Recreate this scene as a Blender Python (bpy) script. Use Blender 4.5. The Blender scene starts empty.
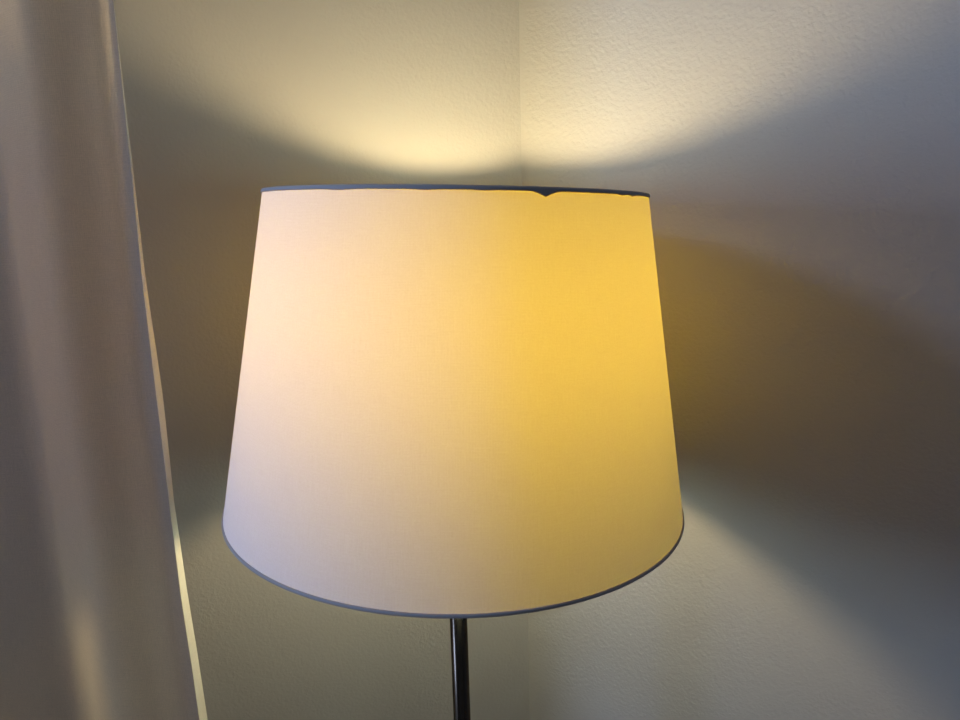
import bpy, bmesh, math, random
from mathutils import Vector, Matrix, noise

C = bpy.context.scene.collection
SC = bpy.context.scene
PI = math.pi

# ------------------------------------------------------------------ camera
CAM_LOC = Vector((0.0, -0.6265, 0.2548))
YAW, PITCH, ROLL, FPX = 0.0440, -0.1982, -0.0277, 693.0
fw = Vector((math.sin(YAW) * math.cos(PITCH), math.cos(YAW) * math.cos(PITCH), math.sin(PITCH)))
rt = Vector((math.cos(YAW), -math.sin(YAW), 0.0))
up = rt.cross(fw)
r2 = rt * math.cos(ROLL) + up * math.sin(ROLL)
u2 = up * math.cos(ROLL) - rt * math.sin(ROLL)
cam_data = bpy.data.cameras.new('camera')
cam_data.sensor_width = 36.0
cam_data.lens = FPX * 36.0 / 960.0
cam_data.clip_start = 0.02
cam = bpy.data.objects.new('camera', cam_data)
C.objects.link(cam)
m = Matrix((r2, u2, -fw)).transposed().to_4x4()
m.translation = CAM_LOC
cam.matrix_world = m
SC.camera = cam

# ------------------------------------------------------------------ world
world = bpy.data.worlds.new('overcast_sky')
SC.world = world
world.use_nodes = True
bg = world.node_tree.nodes['Background']
bg.inputs['Color'].default_value = (0.62, 0.74, 1.0, 1)
bg.inputs['Strength'].default_value = 0.5

# ------------------------------------------------------------------ daylight through the window
SKY_POS = Vector((-1.15, -0.42, 0.84))
for nm, pos, w, h, watt in (('upper_sash_daylight', SKY_POS, 0.34, 0.22, 9.0),
                            ('lower_sash_daylight', Vector((-1.21, -0.50, 0.25)), 0.46, 0.30, 12.5)):
    sky = bpy.data.lights.new(nm, 'AREA')
    sky.shape = 'RECTANGLE'
    sky.size, sky.size_y = w, h
    sky.energy = watt
    sky.color = (0.43, 0.59, 1.0)
    sky_o = bpy.data.objects.new(nm, sky)
    C.objects.link(sky_o)
    sky_o.location = pos
    sky_o.rotation_euler = Vector((0.8, -0.6, 0)).to_track_quat('-Z', 'Y').to_euler()

# ------------------------------------------------------------------ exposure
SC.view_settings.view_transform = 'Standard'
SC.view_settings.look = 'None'
SC.view_settings.gamma = 1.0
SC.view_settings.use_curve_mapping = False
SC.view_settings.exposure = 0.0

BULB_COLOR = (1.0, 0.785, 0.40)
BULB_STRENGTH = 166.0


# ------------------------------------------------------------------ material helpers
def material(name):
    mt = bpy.data.materials.new(name)
    mt.use_nodes = True
    nt = mt.node_tree
    nt.nodes.clear()
    out = nt.nodes.new('ShaderNodeOutputMaterial')
    return mt, nt, out


def node(nt, kind, **kw):
    n = nt.nodes.new(kind)
    for k, v in kw.items():
        if k in n.inputs:
            n.inputs[k].default_value = v
        else:
            setattr(n, k, v)
    return n


def principled(name, color, rough=0.5, metal=0.0, spec=0.5):
    mt, nt, out = material(name)
    b = node(nt, 'ShaderNodeBsdfPrincipled', Roughness=rough, Metallic=metal)
    b.inputs['Base Color'].default_value = (*color, 1)
    b.inputs['Specular IOR Level'].default_value = spec
    nt.links.new(b.outputs[0], out.inputs[0])
    return mt, nt, b


def wall_paint(name, color):
    """roller-applied matt paint: fine orange-peel bumps"""
    mt, nt, b = principled(name, color, 0.75, 0, 0.25)
    tc = node(nt, 'ShaderNodeTexCoord')
    n1 = node(nt, 'ShaderNodeTexNoise', Scale=240.0, Detail=3.0, Roughness=0.55)
    n2 = node(nt, 'ShaderNodeTexNoise', Scale=16.0, Detail=2.0)
    mx = node(nt, 'ShaderNodeMath', operation='MULTIPLY_ADD')
    mx.inputs[1].default_value = 0.5
    bump = node(nt, 'ShaderNodeBump', Strength=0.6, Distance=0.0011)
    nt.links.new(tc.outputs['Object'], n1.inputs['Vector'])
    nt.links.new(tc.outputs['Object'], n2.inputs['Vector'])
    nt.links.new(n2.outputs['Fac'], mx.inputs[0])
    nt.links.new(n1.outputs['Fac'], mx.inputs[2])
    nt.links.new(mx.outputs[0], bump.inputs['Height'])
    nt.links.new(bump.outputs[0], b.inputs['Normal'])
    return mt


def cloth(name, reflect, transmit, weave, slub=0.10, bump_s=0.25, bump_d=0.0004, trans_fac=0.5):
    """thin woven cloth: diffuse reflection plus light let through; UVs are in metres"""
    mt, nt, out = material(name)
    L = nt.links.new
    uv = node(nt, 'ShaderNodeUVMap')
    uv.uv_map = 'UVMap'
    wu = node(nt, 'ShaderNodeTexWave', Scale=weave, Distortion=1.5, Detail=1.0)
    wu.inputs['Detail Scale'].default_value = 1.0
    wu.bands_direction = 'X'
    wv = node(nt, 'ShaderNodeTexWave', Scale=weave, Distortion=1.5, Detail=1.0)
    wv.bands_direction = 'Y'
    L(uv.outputs[0], wu.inputs['Vector'])
    L(uv.outputs[0], wv.inputs['Vector'])
    maps = []
    for sx, sy in ((1400, 60), (60, 1400), (650, 650)):
        mp = node(nt, 'ShaderNodeMapping')
        mp.inputs['Scale'].default_value = (sx, sy, 1)
        ns = node(nt, 'ShaderNodeTexNoise', Scale=1.0, Detail=3.0, Roughness=0.6)
        L(uv.outputs[0], mp.inputs['Vector'])
        L(mp.outputs[0], ns.inputs['Vector'])
        maps.append(ns)
    a1 = node(nt, 'ShaderNodeMath', operation='ADD')
    L(maps[0].outputs['Fac'], a1.inputs[0])
    L(maps[1].outputs['Fac'], a1.inputs[1])
    a0 = a1
    a1 = node(nt, 'ShaderNodeMath', operation='MULTIPLY_ADD')
    a1.inputs[1].default_value = 1.3
    L(maps[2].outputs['Fac'], a1.inputs[0])
    L(a0.outputs[0], a1.inputs[2])
    rng = node(nt, 'ShaderNodeMapRange')
    rng.inputs['From Min'].default_value = 1.15
    rng.inputs['From Max'].default_value = 2.15
    rng.inputs['To Min'].default_value = 1.0 - slub
    rng.inputs['To Max'].default_value = 1.0 + slub * 0.6
    L(a1.outputs[0], rng.inputs['Value'])
    dif = node(nt, 'ShaderNodeBsdfDiffuse')
    tra = node(nt, 'ShaderNodeBsdfTranslucent')
    for col, bs in ((reflect, dif), (transmit, tra)):
        mul = node(nt, 'ShaderNodeVectorMath', operation='SCALE')
        mul.inputs[0].default_value = col
        L(rng.outputs[0], mul.inputs['Scale'])
        L(mul.outputs[0], bs.inputs['Color'])
    h = node(nt, 'ShaderNodeMath', operation='ADD')
    L(wu.outputs['Fac'], h.inputs[0])
    L(wv.outputs['Fac'], h.inputs[1])
    h2 = node(nt, 'ShaderNodeMath', operation='ADD')
    L(h.outputs[0], h2.inputs[0])
    L(a1.outputs[0], h2.inputs[1])
    bp = node(nt, 'ShaderNodeBump', Strength=bump_s, Distance=bump_d)
    L(h2.outputs[0], bp.inputs['Height'])
    L(bp.outputs[0], dif.inputs['Normal'])
    mix = node(nt, 'ShaderNodeMixShader', Fac=trans_fac)
    L(dif.outputs[0], mix.inputs[1])
    L(tra.outputs[0], mix.inputs[2])
    L(mix.outputs[0], out.inputs[0])
    return mt


M_WALL = wall_paint('white_wall_paint', (0.462, 0.432, 0.402))
M_CEIL = wall_paint('white_ceiling_paint', (0.80, 0.80, 0.78))
M_TRIM = principled('white_gloss_trim', (0.7, 0.7, 0.68), 0.3)[0]
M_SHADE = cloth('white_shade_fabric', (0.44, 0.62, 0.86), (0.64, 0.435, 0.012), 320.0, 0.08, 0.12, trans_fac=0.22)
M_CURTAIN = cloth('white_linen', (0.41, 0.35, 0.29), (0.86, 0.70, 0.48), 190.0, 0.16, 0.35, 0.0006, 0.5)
M_HEM = cloth('lit_double_linen', (0.74, 0.70, 0.62), (0.5, 0.45, 0.36), 190.0, 0.08, 0.3, 0.0005, 0.15)  # doubled hem; colour also lightened beyond the panel's to paint in lamplight
M_TAPE = principled('grey_edge_tape', (0.33, 0.31, 0.30), 0.7, 0, 0.2)[0]
M_POLE = principled('dark_bronze_metal', (0.075, 0.06, 0.045), 0.2, 1.0)[0]
M_BLACK = principled('black_plastic', (0.02, 0.02, 0.02), 0.45)[0]
M_WIRE = principled('white_wire', (0.7, 0.7, 0.7), 0.4)[0]

M_BULB, nt, out = material('glowing_bulb_glass')
em = node(nt, 'ShaderNodeEmission', Strength=BULB_STRENGTH)
em.inputs['Color'].default_value = (*BULB_COLOR, 1)
nt.links.new(em.outputs[0], out.inputs[0])

M_PANE, nt, out = material('window_glass')
tr = node(nt, 'ShaderNodeBsdfTransparent')
gl = node(nt, 'ShaderNodeBsdfGlossy', Roughness=0.02)
mx = node(nt, 'ShaderNodeMixShader', Fac=0.06)
nt.links.new(tr.outputs[0], mx.inputs[1])
nt.links.new(gl.outputs[0], mx.inputs[2])
nt.links.new(mx.outputs[0], out.inputs[0])

# oak floorboards
M_FLOOR, nt, b = principled('oak_floorboards', (0.3, 0.2, 0.12), 0.45)
tc = node(nt, 'ShaderNodeTexCoord')
br = node(nt, 'ShaderNodeTexBrick', Scale=1.0)
br.inputs['Color1'].default_value = (0.16, 0.13, 0.10, 1)
br.inputs['Color2'].default_value = (0.13, 0.105, 0.08, 1)
br.inputs['Mortar'].default_value = (0.05, 0.03, 0.02, 1)
br.inputs['Mortar Size'].default_value = 0.003
br.inputs['Brick Width'].default_value = 1.4
br.inputs['Row Height'].default_value = 0.14
nt.links.new(tc.outputs['Object'], br.inputs['Vector'])
nt.links.new(br.outputs['Color'], b.inputs['Base Color'])


# ------------------------------------------------------------------ mesh helpers
def link(name, bm, mat, parent=None, smooth=True):
    me = bpy.data.meshes.new(name)
    bm.normal_update()
    bm.to_mesh(me)
    bm.free()
    if mat:
        me.materials.append(mat)
    if smooth:
        for p in me.polygons:
            p.use_smooth = True
    o = bpy.data.objects.new(name, me)
    C.objects.link(o)
    if parent:
        o.parent = parent
    return o


def struct(name, bm, mat):
    o = link(name, bm, mat, None, False)
    o['kind'] = 'structure'
    return o


def prism(pts, z0, z1):
    """closed solid from a plan polygon"""
    bm = bmesh.new()
    lo = [bm.verts.new((x, y, z0)) for x, y in pts]
    hi = [bm.verts.new((x, y, z1)) for x, y in pts]
    bm.faces.new(lo[::-1])
    bm.faces.new(hi)
    n = len(pts)
    for i in range(n):
        bm.faces.new((lo[i], lo[(i + 1) % n], hi[(i + 1) % n], hi[i]))
    bmesh.ops.recalc_face_normals(bm, faces=bm.faces)
    return bm


def add_oriented_box(bm, origin, ax, ay, az, x0, x1, y0, y1, z0, z1):
    vs = []
    for z in (z0, z1):
        for x, y in ((x0, y0), (x1, y0), (x1, y1), (x0, y1)):
            vs.append(bm.verts.new(origin + ax * x + ay * y + az * z))
    for f in ((0, 3, 2, 1), (4, 5, 6, 7), (0, 1, 5, 4), (1, 2, 6, 5), (2, 3, 7, 6), (3, 0, 4, 7)):
        bm.faces.new([vs[i] for i in f])
    bmesh.ops.recalc_face_normals(bm, faces=bm.faces)


def lathe(profile, seg=48):
    bm = bmesh.new()
    rings = []
    for r, z in profile:
        if r < 1e-6:
            rings.append([bm.verts.new((0, 0, z))])
        else:
            rings.append([bm.verts.new((r * math.cos(2 * PI * i / seg), r * math.sin(2 * PI * i / seg), z)) for i in range(seg)])
    for a, b_ in zip(rings, rings[1:]):
        for i in range(seg):
            j = (i + 1) % seg
            if len(a) == 1 and len(b_) == 1:
                continue
            if len(a) == 1:
                bm.faces.new((a[0], b_[j], b_[i]))
            elif len(b_) == 1:
                bm.faces.new((a[i], a[j], b_[0]))
            else:
                bm.faces.new((a[i], a[j], b_[j], b_[i]))
    bmesh.ops.recalc_face_normals(bm, faces=bm.faces)
    return bm


def add_tube(bm, pts, r, seg=8, closed=False):
    pts = [Vector(p) for p in pts]
    n = len(pts)
    rings = []
    ref = Vector((0, 0, 1))
    for i, p in enumerate(pts):
        if closed:
            t = pts[(i + 1) % n] - pts[i - 1]
        else:
            t = pts[min(i + 1, n - 1)] - pts[max(i - 1, 0)]
        t.normalize()
        a = t.cross(ref)
        if a.length < 1e-3:
            a = t.cross(Vector((1, 0, 0)))
        a.normalize()
        b_ = a.cross(t)
        rings.append([bm.verts.new(p + a * (r * math.cos(2 * PI * k / seg)) + b_ * (r * math.sin(2 * PI * k / seg))) for k in range(seg)])
    for i in range(n if closed else n - 1):
        A, B = rings[i], rings[(i + 1) % n]
        for k in range(seg):
            bm.faces.new((A[k], A[(k + 1) % seg], B[(k + 1) % seg], B[k]))
    if not closed:
        bm.faces.new(rings[0][::-1])
        bm.faces.new(rings[-1])
    bmesh.ops.recalc_face_normals(bm, faces=bm.faces)


# ------------------------------------------------------------------ the room (a bay with a blunt corner)
FLOOR, CEIL = -1.25, 1.50
TH, GA = 0.1206, 0.8495
CORNER = Vector((0.0933, 0.2255))
uL = Vector((-math.cos(TH), -math.sin(TH)))
uR = Vector((math.sin(TH + GA), -math.cos(TH + GA)))
LEFT_END = CORNER + uL * 0.70
uW = Vector((-0.60, -0.80))
WIN_END = LEFT_END + uW * 1.9
RIGHT_END = CORNER + uR * 2.4
BACK_Y = -3.4
T = 0.12


def wall_between(name, a, b_, inward, z0=FLOOR, z1=CEIL, mat=None):
    o = -inward * T
    e = (b_ - a).normalized() * 0.001
    return struct(name, prism([tuple(a - e), tuple(b_ + e), tuple(b_ + e + o), tuple(a - e + o)], z0, z1), mat or M_WALL)


nL = Vector((-uL.y, uL.x))
if nL.y > 0: nL = -nL
nR = Vector((-uR.y, uR.x))
if nR.y > 0: nR = -nR
wall_between('wall_left', CORNER, LEFT_END, nL)
wall_between('wall_right', CORNER, RIGHT_END, nR)
wall_between('wall_far_right', RIGHT_END, Vector((RIGHT_END.x, BACK_Y)), Vector((-1, 0)))
wall_between('wall_far_left', Vector((WIN_END.x, BACK_Y)), WIN_END, Vector((1, 0)))
wall_between('wall_back', Vector((WIN_END.x, BACK_Y)), Vector((RIGHT_END.x, BACK_Y)), Vector((0, 1)))

# window wall with one opening
nW = Vector((-uW.y, uW.x))
if nW.x < 0: nW = -nW
S0, S1, Z0, Z1 = 0.28, 1.62, -0.40, 1.22
o3, ax, ay, az = Vector((*LEFT_END, 0)), Vector((*uW, 0)), Vector((*nW, 0)), Vector((0, 0, 1))
bm = bmesh.new()
for s0, s1, z0, z1 in ((-0.02, S0, FLOOR, CEIL), (S1, 1.92, FLOOR, CEIL), (S0, S1, FLOOR, Z0), (S0, S1, Z1, CEIL)):
    add_oriented_box(bm, o3, ax, ay, az, s0, s1, -T, 0, z0, z1)
struct('wall_window', bm, M_WALL)
bm = bmesh.new()
for s0, s1, z0, z1 in ((S0, S0 + .05, Z0, Z1), (S1 - .05, S1, Z0, Z1), (S0 + .05, S1 - .05, Z0, Z0 + .05), (S0 + .05, S1 - .05, Z1 - .05, Z1),
                       (S0 + .05, S1 - .05, 0.54, 0.58)):
    add_oriented_box(bm, o3, ax, ay, az, s0, s1, -0.09, -0.04, z0, z1)
win = struct('window_1', bm, M_TRIM)
bm = bmesh.new()
add_oriented_box(bm, o3, ax, ay, az, S0 + .05, S1 - .05, -0.068, -0.064, Z0 + .05, Z1 - .05)
link('pane', bm, M_PANE, win, False)

plan = [tuple(CORNER), tuple(RIGHT_END), (RIGHT_END.x, BACK_Y), (WIN_END.x, BACK_Y), tuple(WIN_END), tuple(LEFT_END)]
struct('floor', prism(plan, FLOOR - 0.08, FLOOR), M_FLOOR)
struct('ceiling', prism(plan, CEIL, CEIL + 0.08), M_CEIL)


def base_run(name, a, b_, inward):
    struct(name, prism([tuple(a), tuple(b_), tuple(b_ + inward * 0.016), tuple(a + inward * 0.016)], FLOOR, FLOOR + 0.10), M_TRIM)


base_run('baseboard_left', CORNER, LEFT_END, nL)
base_run('baseboard_right', CORNER, RIGHT_END, nR)

# ------------------------------------------------------------------ the floor lamp
lamp = bpy.data.objects.new('floor_lamp', None)
C.objects.link(lamp)
lamp.location = (0, 0, FLOOR)
lamp['label'] = 'lit floor lamp with white tapered fabric shade on a dark metal pole in the corner'
lamp['category'] = 'lamp'
ZB = -FLOOR                       # shade bottom, measured from the lamp's base
R_BOT, R_TOP, H = 0.2095, 0.1634, 0.2778
BULB_Z = 0.1752

link('base', lathe([(0, 0), (0.135, 0), (0.14, 0.004), (0.14, 0.014), (0.134, 0.020), (0.03, 0.026), (0.014, 0.034), (0.0095, 0.05), (0, 0.05)], 64), M_POLE, lamp)
link('pole', lathe([(0, 0.045), (0.0087, 0.045), (0.0087, ZB + 0.075), (0, ZB + 0.075)], 32), M_POLE, lamp).location = (-0.001, 0, 0)
link('socket', lathe([(0, ZB + 0.070), (0.012, ZB + 0.070), (0.018, ZB + 0.078), (0.019, ZB + 0.118), (0.0165, ZB + 0.122), (0, ZB + 0.122)], 32), M_BLACK, lamp).location = (0.004, 0.002, 0)
link('bulb', lathe([(0, ZB + .1205), (0.013, ZB + .1205), (0.0135, ZB + .135)] +
                   [(0.030 * math.sin(a), ZB + BULB_Z - 0.030 * math.cos(a)) for a in [0.55 + k * (PI - 0.55) / 12 for k in range(12)]] +
                   [(0, ZB + BULB_Z + 0.030)], 28), M_BULB, lamp).location = (0.004, 0.002, 0)

# shade: sits a little crooked on its pole, leaning right
TILT_X, TILT_Y = 0.0388, -0.006


def shade_radius(z):
    return R_BOT + (R_TOP - R_BOT) * z / H


def ring_pts(r, z, n=160):
    return [(r * math.cos(2 * PI * k / n), r * math.sin(2 * PI * k / n), z) for k in range(n)]


bm = bmesh.new()
uvl = bm.loops.layers.uv.new('UVMap')
NS, NR = 160, 20
grid = [[bm.verts.new((shade_radius(H * j / NR) * math.cos(2 * PI * i / NS), shade_radius(H * j / NR) * math.sin(2 * PI * i / NS), H * j / NR)) for i in range(NS)] for j in range(NR + 1)]
for j in range(NR):
    for i in range(NS):
        f = bm.faces.new((grid[j][i], grid[j][(i + 1) % NS], grid[j + 1][(i + 1) % NS], grid[j + 1][i]))
        for lp, (di, dj) in zip(f.loops, ((0, 0), (1, 0), (1, 1), (0, 1))):
            lp[uvl].uv = ((i + di) / NS * 2 * PI * 0.187, (j + dj) / NR * H)
shade = link('lamp_shade', bm, M_SHADE, lamp)
shade.location = (0.0008, -0.0003, ZB)
shade.rotation_euler = (-TILT_Y, TILT_X, 0)
shade['label'] = 'white tapered fabric lamp shade glowing yellow'


def rim_band(r_mid, z_lo, z_hi, t, slope, sag=None, n=240):
    """tape folded over the shade's edge: a flat band with rounded section"""
    bm = bmesh.new()
    sec = []
    for k in range(16):
        a = 2 * PI * k / 16
        c_, s_ = math.cos(a), math.sin(a)
        sec.append((t * math.copysign(abs(c_) ** 0.6, c_), math.copysign(abs(s_) ** 0.6, s_)))
    rings = []
    for i in range(n):
        ph = 2 * PI * i / n
        lo = z_lo - (sag(ph) if sag else 0)
        rings.append([])
        for x, y in sec:
            z = (lo + z_hi) / 2 + y * (z_hi - lo) / 2
            r = r_mid + slope * z + x
            rings[-1].append(bm.verts.new((r * math.cos(ph), r * math.sin(ph), z)))
    for i in range(n):
        A, B = rings[i], rings[(i + 1) % n]
        for k in range(16):
            bm.faces.new((A[k], A[(k + 1) % 16], B[(k + 1) % 16], B[k]))
    bmesh.ops.recalc_face_normals(bm, faces=bm.faces)
    return bm


SL = (R_TOP - R_BOT) / H
def sag(ph):
    d = (math.degrees(ph) - 290.0 + 180) % 360 - 180
    s = 0.0038 * max(0, 1 - abs(d) / 4.2) ** 1.6
    for c_, h_, w_ in ((316, .0008, 2.5), (321.5, .0010, 2.5), (262, .0005, 4), (240, .0006, 5), (275, .0004, 3)):
        d = (math.degrees(ph) - c_ + 180) % 360 - 180
        s += h_ * max(0, 1 - abs(d) / w_)
    return s


o = link('top_rim', rim_band(R_BOT, H - 0.0017, H + 0.0014, 0.0011, SL, sag, 720), M_TAPE, shade)
o['label'] = 'thin blue-grey edging around the top of the shade'
o = link('bottom_rim', rim_band(R_BOT, -0.0013, 0.0014, 0.0011, SL), M_TAPE, shade)
o['label'] = 'thin blue-grey edging around the bottom of the shade'
# wire carrier that holds the shade on the socket
bm = bmesh.new()
add_tube(bm, ring_pts(0.021, 0.100, 32), 0.0014, 8, True)
for a in (math.radians(20), math.radians(90), math.radians(160)):
    c_, s_ = math.cos(a), math.sin(a)
    rr = shade_radius(0.115) - 0.002
    add_tube(bm, [(0.021 * c_, 0.021 * s_, 0.100), (0.09 * c_, 0.09 * s_, 0.100), (rr * c_, rr * s_, 0.115)], 0.0011, 8)
link('wire_carrier', bm, M_WIRE, shade)

# ------------------------------------------------------------------ the curtain
# plan section: the leading edge hangs between camera and lamp, the cloth runs back to the left wall
EDGE = Vector((-0.2615, -0.0085))
uC = Vector((-0.86, 0.51)).normalized()
nC = Vector((-0.51, -0.86)).normalized()       # side seen from the camera
LEN = 0.295


def lerp_table(tab, x):
    if x <= tab[0][0]: return tab[0][1]
    for (x0, y0), (x1, y1) in zip(tab, tab[1:]):
        if x <= x1:
            t = (x - x0) / (x1 - x0)
            return y0 + (y1 - y0) * t
    return tab[-1][1]


EDGE_DX = [(-1.2, 0.006), (-0.24, 0.002), (-0.165, 0.0), (-0.09, -0.003), (0.0, -0.004), (0.105, -0.004), (0.21, -0.003), (0.30, 0.0),
           (0.375, 0.002), (0.45, 0.003), (1.4, 0.004)]
HEM = [(-1.2, 0.022), (-0.24, 0.022), (-0.09, 0.019), (0.0, 0.015), (0.105, 0.018), (0.21, 0.012), (0.30, 0.008), (0.375, 0.004),
       (0.45, 0.003), (1.4, 0.003)]
# fold profile: offset towards the room along the panel
FOLD = [(0.0, 0.0), (0.014, 0.002), (0.035, 0.013), (0.060, 0.034), (0.074, 0.039), (0.112, 0.035), (0.155, 0.022), (0.172, 0.025),
        (0.20, 0.043), (0.24, 0.060), (0.27, 0.068), (0.30, 0.072)]


def smooth_table(tab, x, h=0.012):
    return sum(lerp_table(tab, x + k * h / 3) * w for k, w in zip(range(-3, 4), (1, 2, 3, 4, 3, 2, 1))) / 16


def curtain_section(z):
    pts, hem = [], []
    hl = lerp_table(HEM, z)
    dx = lerp_table(EDGE_DX, z) + 0.0012 * math.sin(z * 9.0 + 1.0)
    e = EDGE + Vector((dx, 0))
    back = Vector((0.05, 1.0)).normalized()
    for k in range(5):                                   # side hem turned back, tip first
        t = 1 - k / 5
        hem.append(e + back * hl * t + Vector((-0.003 * t * t, 0)))
    hem.append(e + Vector((-0.0004, 0.0012)))
    hem.append(e + uC * 0.0008)
    n = 110
    for k in range(n + 1):
        s = LEN * k / n + 0.0008
        drift = 0.012 * math.sin(z * 1.3)
        off = smooth_table(FOLD, s + drift * min(1, s / 0.06)) * (0.9 + 0.10 * math.sin(z * 2.1)) * min(1, s / 0.02)
        off += 0.0016 * noise.noise(Vector((s * 22, z * 5, 3.1))) * min(1, s / 0.03)
        pts.append(e + uC * s + nC * off)
    return hem, pts


ZTOP, ZBOT, NZ = 1.49, FLOOR + 0.015, 150


def hang(which):
    bm = bmesh.new()
    uvl = bm.loops.layers.uv.new('UVMap')
    rows = []
    for j in range(NZ + 1):
        z = ZBOT + (ZTOP - ZBOT) * j / NZ
        sec = curtain_section(z)[which]
        d, acc = [0.0], 0.0
        for a, b_ in zip(sec, sec[1:]):
            acc += (b_ - a).length
            d.append(acc)
        rows.append(([bm.verts.new((p.x, p.y, z)) for p in sec], d, z))
    for (A, da, za), (B, db, zb) in zip(rows, rows[1:]):
        for i in range(len(A) - 1):
            f = bm.faces.new((A[i], A[i + 1], B[i + 1], B[i]))
            for lp, uv_ in zip(f.loops, ((da[i], za), (da[i + 1], za), (db[i + 1], zb), (db[i], zb))):
                lp[uvl].uv = uv_
    return bm


curtain = bpy.data.objects.new('curtain', None)
C.objects.link(curtain)
curtain['label'] = 'pale linen curtain hanging at the left, greyish with a bright lit edge'
curtain['category'] = 'curtain'
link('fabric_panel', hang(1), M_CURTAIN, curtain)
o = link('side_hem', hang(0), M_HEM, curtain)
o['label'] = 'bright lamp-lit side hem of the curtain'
